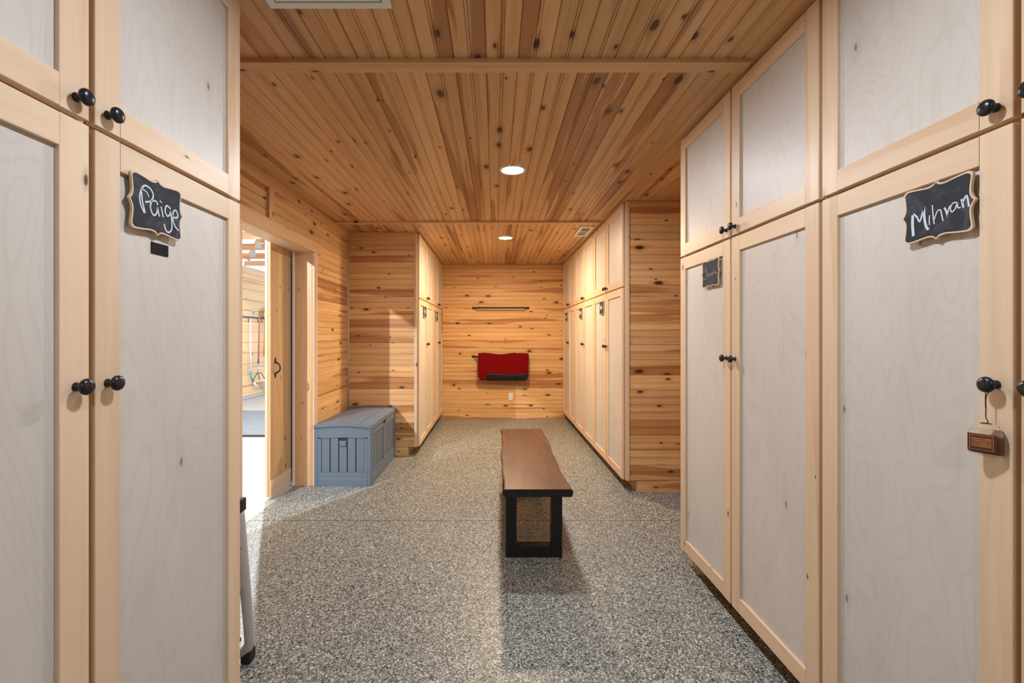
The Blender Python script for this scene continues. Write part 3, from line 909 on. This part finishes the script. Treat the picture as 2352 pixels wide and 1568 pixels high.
# ------------------------------------------------------------------ chalkboard signs
def sign_outline(w, h, k=6):
    """Bracket-shaped plaque: concave runs to a small point in the middle of each side."""
    def quarter(sx, sy):
        pts = []
        # from the middle of the top edge to the middle of the right edge (first quadrant)
        ctrl = [(0.0, 0.5), (0.035, 0.455), (0.12, 0.435), (0.24, 0.455), (0.38, 0.475), (0.43, 0.470), (0.462, 0.435), (0.465, 0.39),
                (0.452, 0.28), (0.446, 0.16), (0.462, 0.07), (0.5, 0.0)]
        c = [Vector((a, b, 0)) for a, b in ctrl]
        sm = spline(c, 3)
        return [(p.x * w * sx, p.y * h * sy) for p in sm]
    q1 = quarter(1, 1)
    q2 = quarter(1, -1)[::-1]
    q3 = quarter(-1, -1)
    q4 = quarter(-1, 1)[::-1]
    return q1[:-1] + q2[:-1] + q3[:-1] + q4[:-1]
def extrude_outline(name, ol, z0, z1, mat):
    n = len(ol)
    vv = [(a, b, z0) for a, b in ol] + [(a, b, z1) for a, b in ol]
    ff = [tuple(range(n)), tuple(range(2 * n - 1, n - 1, -1))] + [(i, (i + 1) % n, n + (i + 1) % n, n + i) for i in range(n)]
    return mesh_from(name, vv, ff, mat)
SW, SH = 0.182, 0.142
SIGN_BOARD = extrude_outline('sign_board', sign_outline(SW, SH), 0.0, 0.006, M['sign_wood'])
SIGN_FACE = extrude_outline('sign_face', sign_outline(SW - 0.0088, SH - 0.0088), 0.0045, 0.0066, M['board_black'])
def ribbons(name, strokes, z, mat):
    vv, ff = [], []
    for st in strokes:
        wd = st[0]; pts = spline([(a * SW / 2 * 0.86, b * SH / 2 * 0.86, z) for a, b in st[1:]], 7)
        base = len(vv)
        for i, p in enumerate(pts):
            t = (pts[min(i + 1, len(pts) - 1)] - pts[max(i - 1, 0)])
            t.normalize()
            nrm = Vector((-t.y, t.x, 0)) * wd / 2
            for q in (p + nrm, p - nrm):
                vv += [(q.x, q.y, z - 0.0004), (q.x, q.y, z)]
        m = len(pts)
        for i in range(m - 1):
            a = base + i * 4; b = a + 4
            ff += [(a + 1, b + 1, b + 3, a + 3), (a, a + 1, b + 1, b), (a + 2, b + 2, b + 3, a + 3)]
        ff += [(base, base + 1, base + 3, base + 2), (base + (m - 1) * 4, base + (m - 1) * 4 + 1, base + (m - 1) * 4 + 3, base + (m - 1) * 4 + 2)]
    return mesh_from(name, vv, ff, mat)
W1, W2, W3 = 0.0042, 0.0028, 0.0016
PAIGE = [(W1, (-.58, -.42), (-.74, -.10), (-.76, .28), (-.60, .66), (-.36, .66), (-.22, .44), (-.32, .16), (-.56, .04)),
         (W1, (-.70, .40), (-.66, .0), (-.55, -.40)),
         (W2, (-.70, .50), (-.50, .46), (-.40, .30)),
         (W1, (-.06, .22), (-.26, .20), (-.34, -.10), (-.22, -.36), (-.08, -.26), (-.04, .06), (-.06, .22)),
         (W1, (-.04, .10), (.00, -.18), (.06, -.34)),
         (W1, (.12, .10), (.17, -.12), (.22, -.32)),
         (W2, (.06, .32), (.16, .27)),
         (W1, (.52, .18), (.36, .22), (.30, -.02), (.40, -.20), (.52, -.08), (.54, .20)),
         (W1, (.54, .14), (.60, -.30), (.60, -.70), (.46, -.88), (.32, -.80), (.26, -.58)),
         (W1, (.64, -.10), (.80, -.16), (.90, -.02), (.80, .18), (.68, .06), (.66, -.24), (.76, -.52), (.94, -.66))]
MIHRAN = [(0.0075, (-.76, .06), (-.77, -.34), (-.74, -.82)), (W1, (-.74, .10), (-.62, -.06), (-.52, -.28), (-.42, .06), (-.38, .26)),
          (0.0062, (-.38, .26), (-.36, -.20), (-.30, -.56), (-.22, -.70)),
          (W2, (-.19, -.14), (-.20, -.34), (-.19, -.52)),
          (W2, (-.10, .24), (-.08, -.12), (-.04, -.54)), (W2, (-.04, -.36), (.06, -.06), (.16, -.06), (.20, -.28), (.24, -.50)),
          (W1, (.28, .00), (.34, -.18), (.38, -.40)), (W2, (.38, -.40), (.40, -.12), (.46, .02)),
          (W2, (.66, .06), (.54, .08), (.46, -.08), (.50, -.24), (.60, -.16), (.66, .04), (.68, -.14), (.76, -.16)),
          (W1, (.78, .14), (.82, -.08), (.84, -.20)), (W1, (.82, .00), (.88, .16), (.93, .20), (.97, -.02), (.99, -.22))]
SARAH = [(W3, (-.46, .42), (-.62, .46), (-.60, .30), (-.42, .12), (-.36, -.12), (-.52, -.38), (-.76, -.40), (-.86, -.22)),
         (W3, (-.12, -.02), (-.26, -.04), (-.30, -.22), (-.18, -.28), (-.10, -.06), (-.08, -.24), (.0, -.22)),
         (W3, (.04, -.02), (.08, -.22), (.10, -.08), (.20, -.02)),
         (W3, (.36, .0), (.24, -.04), (.22, -.20), (.32, -.20), (.38, .0), (.40, -.18)),
         (W3, (.48, .34), (.50, .0), (.52, -.16), (.60, .06), (.68, -.04)), (W2, (.68, -.04), (.78, -.12), (.92, -.08))]
def scrib(seed):
    g = random.Random(seed); out = []
    x = -.72
    for k in range(5):
        w = .18 + .08 * g.random()
        out.append((W1, (x, -.1), (x + w * .2, .35 + .3 * g.random()), (x + w * .45, -.25 - .2 * g.random()), (x + w * .75, .15), (x + w, -.12)))
        x += w + .03
    return out
def sign(n, xp, y, z, label, strokes, chalk, group=None):
    """n: the way the sign faces along X."""
    mw = frame_mat((xp, y, z), (0, 1 if n > 0 else -1, 0), (n, 0, 0))
    e = obj('name_sign', SIGN_BOARD, None, mw)
    tag(e, label, 'sign', group)
    obj('chalkboard_face', SIGN_FACE, e, mw)
    obj('chalk_lettering', ribbons('lettering', strokes, 0.0070, M[chalk]), e, mw)
    boxes('mounting_pad', [(-0.03, 0.03, -0.04, 0.015, -0.0106, 0.0)], M['velcro'], e, mw)
    for hx in (-0.040, 0.040):
        obj('hanging_hole', lathe_mesh('hole', [(0.0016, 0.0062), (0.0016, 0.0068), (0.0003, 0.00685)], M['slot'], 8), e, mw @ Matrix.Translation((hx, SH * 0.375, 0)))
PO = 0.0098         # panel face sits this far behind the frame face
SO = -0.0012        # signs stand proud of the frame face
sign(+1, XLF - SO, 1.146, 1.641, 'scalloped chalkboard plaque with bold white cursive name, above the black patch', PAIGE, 'chalk', 'chalkboard name plaques on the lockers')
sign(-1, XRF + SO, 1.098, 1.622, 'scalloped chalkboard plaque with smudged printed name, above the hanging jar', MIHRAN, 'chalk', 'chalkboard name plaques on the lockers')
sign(-1, XRF + SO, 2.250, 1.628, 'scalloped chalkboard plaque with thin faint cursive name', SARAH, 'chalk_faint', 'chalkboard name plaques on the lockers')
for i in range(3):
    sign(-1, XRB + SO, 3.850 + (i + 0.5) * rbw + 0.165, 1.598, ('small chalkboard plaque on the locker next to the board-clad end panel',
         'small chalkboard plaque on the middle locker of the row of three', 'small chalkboard plaque on the locker touching the back wall, outlet side')[i], scrib(i + 4), 'chalk', 'chalkboard name plaques on the lockers')
for i in range(2):
    sign(+1, XLB - SO, 5.000 + (i + 0.5) * lbw - 0.165, 1.598, ('small chalkboard plaque on the locker behind the deck box',
         'small chalkboard plaque on the back-corner locker beside the red ribbon')[i], scrib(i + 11), 'chalk_faint', 'chalkboard name plaques on the lockers')

vp = boxes('hook_and_loop_patch', [(XLF - PO, XLF - PO + 0.0025, 1.144, 1.203, 1.527, 1.556)], M['velcro'], bev=0.0006)
tag(vp, 'small black rectangular patch stuck below the cursive name plaque', 'patch')

# ------------------------------------------------------------------ ribbon on the back-corner locker
rbx = XLB + 0.003
pts = [(rbx - 0.016, 1.7275), (rbx - 0.002, 1.7290), (rbx, 1.722), (rbx + 0.004, 1.66), (rbx + 0.002, 1.58), (rbx + 0.006, 1.50), (rbx + 0.002, 1.42), (rbx + 0.004, 1.365)]
vv, ff = [], []
for i, (a, z) in enumerate(pts):
    yo = 0.004 * math.sin(i * 1.3)
    for (yy_, dx) in ((7.125 + yo, 0.0), (7.158 + yo, 0.0), (7.158 + yo, 0.0015), (7.125 + yo, 0.0015)):
        vv.append((a + dx, yy_, z))
for i in range(len(pts) - 1):
    for k in range(4):
        ff.append((i * 4 + k, i * 4 + (k + 1) % 4, (i + 1) * 4 + (k + 1) % 4, (i + 1) * 4 + k))
ff += [(0, 1, 2, 3), tuple((len(pts) - 1) * 4 + k for k in range(4))]
rbn = obj('ribbon', mesh_from('ribbon', vv, ff, M['ribbon']))
tag(rbn, 'faded red ribbon hanging over a lower locker door at the back corner', 'ribbon')

# ------------------------------------------------------------------ jar air freshener on the knob
kyn = (0.372 + 1.496) / 2 + 0.038
jx, jy, jz = XRF - 0.020, kyn + 0.002, 1.098
jar = empty('jar_air_freshener', (jx, jy, jz), 'clear jar-shaped air freshener with russet label hanging from a knob', 'air freshener')
jm = Matrix.Translation((jx, jy, jz)) @ Matrix.Rotation(math.radians(-62), 4, 'Z')
def sup(name, rings, mat, n=28, p=3.2, rx=1.0, ry=0.42, par=jar):
    vv, ff = [], []
    for r, z in rings:
        for k in range(n):
            a = 2 * math.pi * k / n
            c, s = math.cos(a), math.sin(a)
            vv.append((r * rx * math.copysign(abs(c) ** (2 / p), c), r * ry * math.copysign(abs(s) ** (2 / p), s), z))
    for i in range(len(rings) - 1):
        for k in range(n):
            ff.append((i * n + k, i * n + (k + 1) % n, (i + 1) * n + (k + 1) % n, (i + 1) * n + k))
    ff += [tuple(range(n)), tuple((len(rings) - 1) * n + k for k in range(n))]
    me = mesh_from(name, vv, ff, mat)
    for pl in me.polygons: pl.use_smooth = len(pl.vertices) == 4
    return obj(name, me, par, jm)
body = sup('jar_body', [(0.020, -0.034), (0.0255, -0.0325), (0.027, -0.030), (0.027, 0.012), (0.0255, 0.018), (0.021, 0.0215), (0.019, 0.023)], M['clear'])
sup('gel', [(0.022, -0.030), (0.024, -0.028), (0.024, 0.006), (0.022, 0.008)], M['amber'], ry=0.30, par=body)
lid_ = sup('jar_lid', [(0.0185, 0.023), (0.0215, 0.0235), (0.0218, 0.027), (0.0205, 0.029), (0.013, 0.031), (0.009, 0.0345), (0.004, 0.0355)], M['clear'])
def jbox(name, b, mat, par): 
    return boxes(name, [b], M[mat], par, jm)
lab_ = jbox('label', (-0.025, 0.019, -0.0128, -0.0119, -0.025, 0.0115), 'label', jar)
jbox('label_border', (-0.022, 0.0145, -0.0132, -0.0128, -0.0225, 0.009), 'gilt', lab_)
jbox('label_ground', (-0.0212, 0.0137, -0.0134, -0.0132, -0.0217, 0.0082), 'label', lab_)
jbox('label_picture', (-0.0195, 0.012, -0.0137, -0.0134, -0.0165, 0.0035), 'picture', lab_)
top = jm @ Vector((0, 0, 0.0345))
kx_ = XRF - 0.010
cp = [(kx_, kyn - 0.0045, 1.2195), (kx_ - 0.004, kyn - 0.0075, 1.212), (top.x, top.y - 0.001, 1.19), (top.x, top.y, 1.16), tuple(top + Vector((0, 0, 0.012))), tuple(top + Vector((0, -0.004, 0.004))), tuple(top + Vector((0, 0, -0.0005)))]
tube('hanging_cord', spline(cp, 5), 0.0009, M['cord'], jar, n=6)
cp2 = [(kx_, kyn + 0.0045, 1.2195), (kx_ - 0.004, kyn + 0.006, 1.21), (top.x, top.y + 0.001, 1.19), (top.x, top.y + 0.0008, 1.165)]
tube('hanging_cord', spline(cp2, 5), 0.0009, M['cord'], jar, n=6)
loop = [(kx_ + 0.0068 * 0, kyn + 0.0066 * math.cos(a), 1.215 + 0.0066 * math.sin(a)) for a in [math.pi * i / 10 for i in range(11)]]
tube('cord_loop', loop, 0.0009, M['cord'], jar, n=6)

# ------------------------------------------------------------------ folded step stool beside the near locker
stl = empty('step_stool', (-1.2, 1.80, 0), 'pale aluminium folding step stool with black feet beside the locker end', 'step stool')
ax0, ax1 = -1.415, -0.988
def leanp(x, z, dy=0.0): return (x, 1.845 - 0.13 * z + dy, z)
outer = [leanp(ax1, 0.70), leanp(ax1 + 0.004, 0.35), leanp(ax1 + 0.010, 0.10)]
u = [leanp(ax1 - 0.004, 0.66), leanp(ax1 - 0.002, 0.40), leanp(ax1, 0.12), leanp(ax1 - 0.004, 0.075), leanp(ax1 - 0.025, 0.045), leanp(ax1 - 0.06, 0.036),
     leanp(ax0 + 0.06, 0.036), leanp(ax0 + 0.025, 0.045), leanp(ax0 + 0.004, 0.075), leanp(ax0, 0.12), leanp(ax0 + 0.002, 0.40), leanp(ax0 + 0.004, 0.66)]
tube('front_frame', spline(u, 4), 0.0195, M['alu'], stl, n=12)
for s_ in (ax1 - 0.014, ax0 + 0.014):
    bm = bmesh.new(); add_box(bm, s_ - 0.020, s_ + 0.020, 1.822, 1.870, 0.0, 0.050, bev=0.006)
    obj('foot', bm_mesh('foot', bm, M['rubber']), stl)
u2 = [(ax1 - 0.05, 1.735, 0.62), (ax1 - 0.045, 1.68, 0.02), (ax1 - 0.07, 1.68, 0.016), (ax0 + 0.07, 1.68, 0.016), (ax0 + 0.045, 1.68, 0.02), (ax0 + 0.05, 1.735, 0.62)]
tube('rear_frame', u2, 0.012, M['alu'], stl, n=10)
for zz in (0.22, 0.42):
    bm = bmesh.new(); add_box(bm, ax0 + 0.02, ax1 - 0.02, 1.845 - 0.13 * zz - 0.05, 1.845 - 0.13 * zz - 0.012, zz - 0.10, zz + 0.10, bev=0.006)
    st_ = obj('step', bm_mesh('step', bm, M['alu']), stl)
    bm = bmesh.new(); add_box(bm, ax0 + 0.018, ax1 - 0.018, 1.845 - 0.13 * zz - 0.055, 1.845 - 0.13 * zz - 0.010, zz - 0.112, zz - 0.096, bev=0.004)
    obj('tread_edge', bm_mesh('tread_edge', bm, M['rubber']), st_)
for s_ in (ax1 + 0.004, ax0 - 0.004):
    p = leanp(s_, 0.66)
    bm = bmesh.new(); add_box(bm, s_ - 0.013, s_ + 0.013, p[1] - 0.020, p[1] + 0.020, 0.640, 0.690, bev=0.005)
    obj('end_cap', bm_mesh('end_cap', bm, M['rubber']), stl)
for zz in (0.62, 0.575, 0.50):
    p = leanp(ax1 - 0.004, zz)
    obj('rivet', lathe_mesh('rivet', [(0.007, 0), (0.006, 0.003), (0.002, 0.0045)], M['steel'], 10), stl, frame_mat((p[0] + 0.004, p[1] - 0.0185, p[2]), X, -Y))

# ------------------------------------------------------------------ barn aisle seen through the doorway
BX = -5.15
bf = boxes('barn_floor', [(BX - 0.2, XO, -4.0, 16.0, -0.12, -0.004)], M['concrete'])
tag(bf, 'pale concrete barn aisle floor', 'floor', kind='structure')
bw = boxes('wall_barn', [(BX - 0.2, BX - 0.02, -4.0, 16.0, 0.0, 2.62)], M['drywall'])
tag(bw, 'pale shiplap barn wall across the aisle', 'wall', kind='structure')
for i in range(12):
    z0 = 0.06 + i * 0.222; z1 = min(z0 + 0.222, 2.62)
    for a, b in ((-4.0, 6.2), (6.2, 16.0)):
        plank('barn_board', b - a - 0.003, z1 - z0 - 0.005, 0.02, M['barnwood'], bw, (BX - 0.01, (a + b) / 2, (z0 + z1) / 2), Y, X, ch=0.004)
plank('wall_plate', 20.0, 0.13, 0.04, M['frame'], bw, (BX - 0.005, 6.0, 2.68), Y, X)
plank('sill_strip', 20.0, 0.06, 0.022, M['concrete'], bw, (BX - 0.01, 6.0, 0.03), Y, X)
rf = boxes('barn_roof', [(BX - 1.0, XO + 0.0, -4.0, 16.0, 4.05, 4.12)], M['roof'])
tag(rf, 'white metal roof lining above the barn trusses', 'roof', kind='structure')

ti = 0
for ty in (6.75, 7.62, 8.48, 9.35, 10.3, 11.4):
    tr = empty('roof_truss', (-3.4, ty, 2.75), ('wooden roof truss with blue and yellow cables run along it',
               'wooden roof truss with a square steel plate, beyond the one carrying cables', 'third wooden roof truss along the barn aisle', 'fourth wooden roof truss along the barn aisle',
               'wooden roof truss above the hanging yellow shovel', 'last visible wooden roof truss of the barn aisle')[ti], 'truss', 'roof trusses over the barn aisle')
    plank('bottom_chord', 3.37, 0.10, 0.04, M['truss'], tr, (-3.46, ty, 2.80), X, -Y)
    plank('top_chord', 3.37, 0.10, 0.04, M['truss'], tr, (-3.46, ty, 3.98), X, -Y)
    xs_w = [-5.1, -4.5, -3.9, -3.3, -2.7, -2.1]
    for k in range(5):
        a = Vector((xs_w[k], ty, 2.85 if k % 2 == 0 else 3.93)); b = Vector((xs_w[k + 1], ty, 3.93 if k % 2 == 0 else 2.85))
        d = b - a
        plank('web', d.length - 0.04, 0.085, 0.036, M['truss'], tr, (a + b) / 2, d, -Y)
    for px_ in (-4.5, -3.95, -3.3):
        boxes('nail_plate', [(px_ - 0.055, px_ + 0.055, ty - 0.0225, ty - 0.0205, 2.775, 2.875)], M['steel'], tr)
    if ti == 0:
        tube('cable', [(-5.0, ty - 0.026, 2.862), (-4.0, ty - 0.026, 2.868), (-3.0, ty - 0.026, 2.872), (-2.0, ty - 0.026, 2.866)], 0.008, M['wire_blue'], tr, n=6)
        tube('cable', [(-5.0, ty - 0.026, 2.842), (-4.0, ty - 0.026, 2.846), (-3.0, ty - 0.026, 2.851), (-2.0, ty - 0.026, 2.846)], 0.008, M['wire_yellow'], tr, n=6)
    ti += 1

# entry mat
mt = empty('floor_mat', (-3.9, 6.9, 0), 'pale blue-grey woven mat with black border on barn floor', 'mat')
boxes('border', [(-5.0, -2.8, 5.93, 7.95, -0.003, 0.008)], M['rubber'], mt)
boxes('woven_field', [(-4.97, -2.83, 5.99, 7.92, 0.006, 0.014)], M['mat'], mt)

# tool rack and tools on the barn wall
tx = BX + 0.035
rk = empty('tool_rack', (tx, 9.6, 1.72), 'dark metal tool rack strip with hooks on the barn wall', 'tool rack')
boxes('rack_strip', [(BX + 0.001, BX + 0.022, 8.9, 10.35, 1.695, 1.745)], M['steel'], rk)
boxes('shadow_rail', [(BX + 0.022, BX + 0.034, 8.9, 10.35, 1.690, 1.712)], M['iron'], rk)
for hy in (9.42, 9.77, 9.93):
    tube('hook', spline([(BX + 0.02, hy, 1.70), (BX + 0.05, hy, 1.66), (BX + 0.058, hy, 1.62), (BX + 0.04, hy, 1.60)], 4), 0.006, M['iron'], rk, n=6)
def ty_of(px): return -BX * F / (VPX - px)        # depth of a point on the barn wall seen at this column
def tz_of(py, d): return CZ - (py - VPY) * d / F
# white-handled fork
d = ty_of(569.5)
t1 = empty('stall_fork', (tx, d, tz_of(890, d)), 'white-handled tool with teal grip and clear head hanging on the barn wall', 'tool')
tube('shaft', [(tx + 0.010, d, tz_of(732, d)), (tx + 0.010, d + 0.02, tz_of(853, d))], 0.014, M['handle_white'], t1, n=8)
tube('grip', [(tx + 0.010, d + 0.02, tz_of(853, d)), (tx + 0.014, d + 0.05, tz_of(868, d)), (tx + 0.018, d + 0.11, tz_of(878, d))], 0.017, M['teal'], t1, n=8)
for k in range(4):
    tube('tine', [(tx + 0.018, d + 0.11, tz_of(877, d)), (tx + 0.020, d + 0.15 + 0.03 * k, tz_of(886, d)), (tx + 0.014, d + 0.20 + 0.05 * k, tz_of(897, d))], 0.006, M['handle_white'], t1, n=6)
# brown-handled cultivator
d = ty_of(584.5)
t2 = empty('cultivator', (tx, d, tz_of(870, d)), 'brown wooden-handled cultivator with bent prongs hanging on the barn wall', 'tool')
tube('shaft', [(tx + 0.062, d + 0.03, tz_of(713, d)), (tx + 0.062, d - 0.02, tz_of(825, d))], 0.016, M['handle_wood'], t2, n=8)
tube('ferrule', [(tx + 0.062, d - 0.02, tz_of(825, d)), (tx + 0.062, d - 0.03, tz_of(834, d))], 0.018, M['bluepurple'], t2, n=8)
tube('shank', [(tx + 0.062, d - 0.03, tz_of(834, d)), (tx + 0.062, d - 0.035, tz_of(860, d))], 0.014, M['steel'], t2, n=8)
for s_, e_ in ((-1, 0.26), (0, 0.02), (1, 0.24)):
    tube('prong', spline([(tx + 0.062, d - 0.035, tz_of(858, d)), (tx + 0.062, d + s_ * 0.10, tz_of(858 if s_ else 864, d)), (tx + 0.062, d + s_ * e_ , tz_of(872, d))], 4), 0.008, M['iron'], t2, n=6)
# yellow shovel hung head-up
d = ty_of(602.0)
t3 = empty('yellow_shovel', (tx, d, tz_of(818, d)), 'yellow plastic shovel with orange handle hung head up', 'shovel')
tube('shaft', [(tx + 0.03, d + 0.02, tz_of(731, d)), (tx + 0.02, d - 0.03, tz_of(818, d))], 0.017, M['handle_orange'], t3, n=8)
hv = []
hd_, hw = d + 0.10, 0.20
blade = [(-0.06, -0.04), (0.06, -0.04), (0.17, 0.05), (0.20, 0.22), (0.10, 0.25), (-0.08, 0.19), (-0.13, 0.08)]
zb_ = tz_of(731, d)
vv = [(tx + 0.03 + 0.03 * abs(a) / 0.2, d + 0.04 + a, zb_ + b) for a, b in blade] + [(tx + 0.042 + 0.03 * abs(a) / 0.2, d + 0.04 + a, zb_ + b) for a, b in blade]
n = len(blade)
obj('blade', mesh_from('blade', vv, [tuple(range(n)), tuple(range(n, 2 * n))] + [(i, (i + 1) % n, n + (i + 1) % n, n + i) for i in range(n)], M['yellow']), t3)
# dark shovel handle next to it
d = ty_of(608.0)
t4 = empty('black_handled_tool', (tx, d, tz_of(810, d)), 'slim black-handled tool hanging beside the yellow shovel', 'tool')
tube('shaft', [(tx + 0.02, d - 0.02, tz_of(748, d)), (tx + 0.02, d + 0.06, tz_of(840, d))], 0.012, M['cord'], t4, n=8)
tube('grip', [(tx + 0.02, d - 0.025, tz_of(737, d)), (tx + 0.02, d - 0.02, tz_of(749, d))], 0.016, M['rubber'], t4, n=8)
# low white pipe with a square end
d = ty_of(596.0)
t5 = empty('downpipe_offcut', (tx, d, tz_of(882, d)), 'white square pipe lying along the foot of the barn wall', 'pipe')
zp = tz_of(882, d)
boxes('pipe', [(BX + 0.001, BX + 0.12, d, d + 1.4, zp - 0.06, zp + 0.06)], M['white'], t5, bev=0.004)
boxes('end_cap', [(BX + 0.0, BX + 0.125, d - 0.02, d + 0.0, zp - 0.065, zp + 0.065)], M['steel'], t5, bev=0.003)
boxes('ledge', [(BX + 0.001, BX + 0.029, 8.6, d - 0.02, zp + 0.035, zp + 0.06)], M['barnwood'], t5)

# barn lamps
for i, p in enumerate(BARN_LAMPS):
    e = empty('barn_lamp', p, ('bell-shaped barn lamp hung before the doorway', 'bell-shaped barn lamp hung beyond the sliding door')[i], 'lamp', 'hanging lamps of the barn aisle')
    sh = lathe_mesh('shade', [(0.02, 0.14), (0.05, 0.13), (0.08, 0.08), (0.12, 0.05), (0.122, 0.046), (0.08, 0.07), (0.03, 0.09)], M['steel'], 20)
    obj('shade', sh, e, Matrix.Translation(p))
    obj('bulb', lathe_mesh('bulb', [(0.012, 0.085), (0.016, 0.072), (0.018, 0.062), (0.012, 0.054), (0.004, 0.051)], LENS, 14), e, Matrix.Translation(p))
    tube('hanging_rod', [(p[0], p[1], p[2] + 0.13), (p[0], p[1], 4.05)], 0.008, M['steel'], e, n=6)
    ld = bpy.data.lights.new('barn_light', 'SPOT')
    ld.spot_size = math.radians(160); ld.spot_blend = 0.15
    ld.energy = BARN_LAMP_W[i]; ld.color = BARN_LAMP_C; ld.shadow_soft_size = 0.035
    lo = bpy.data.objects.new('barn_light', ld)
    place(lo, e, Matrix.Translation((p[0], p[1], p[2] - 0.03)))
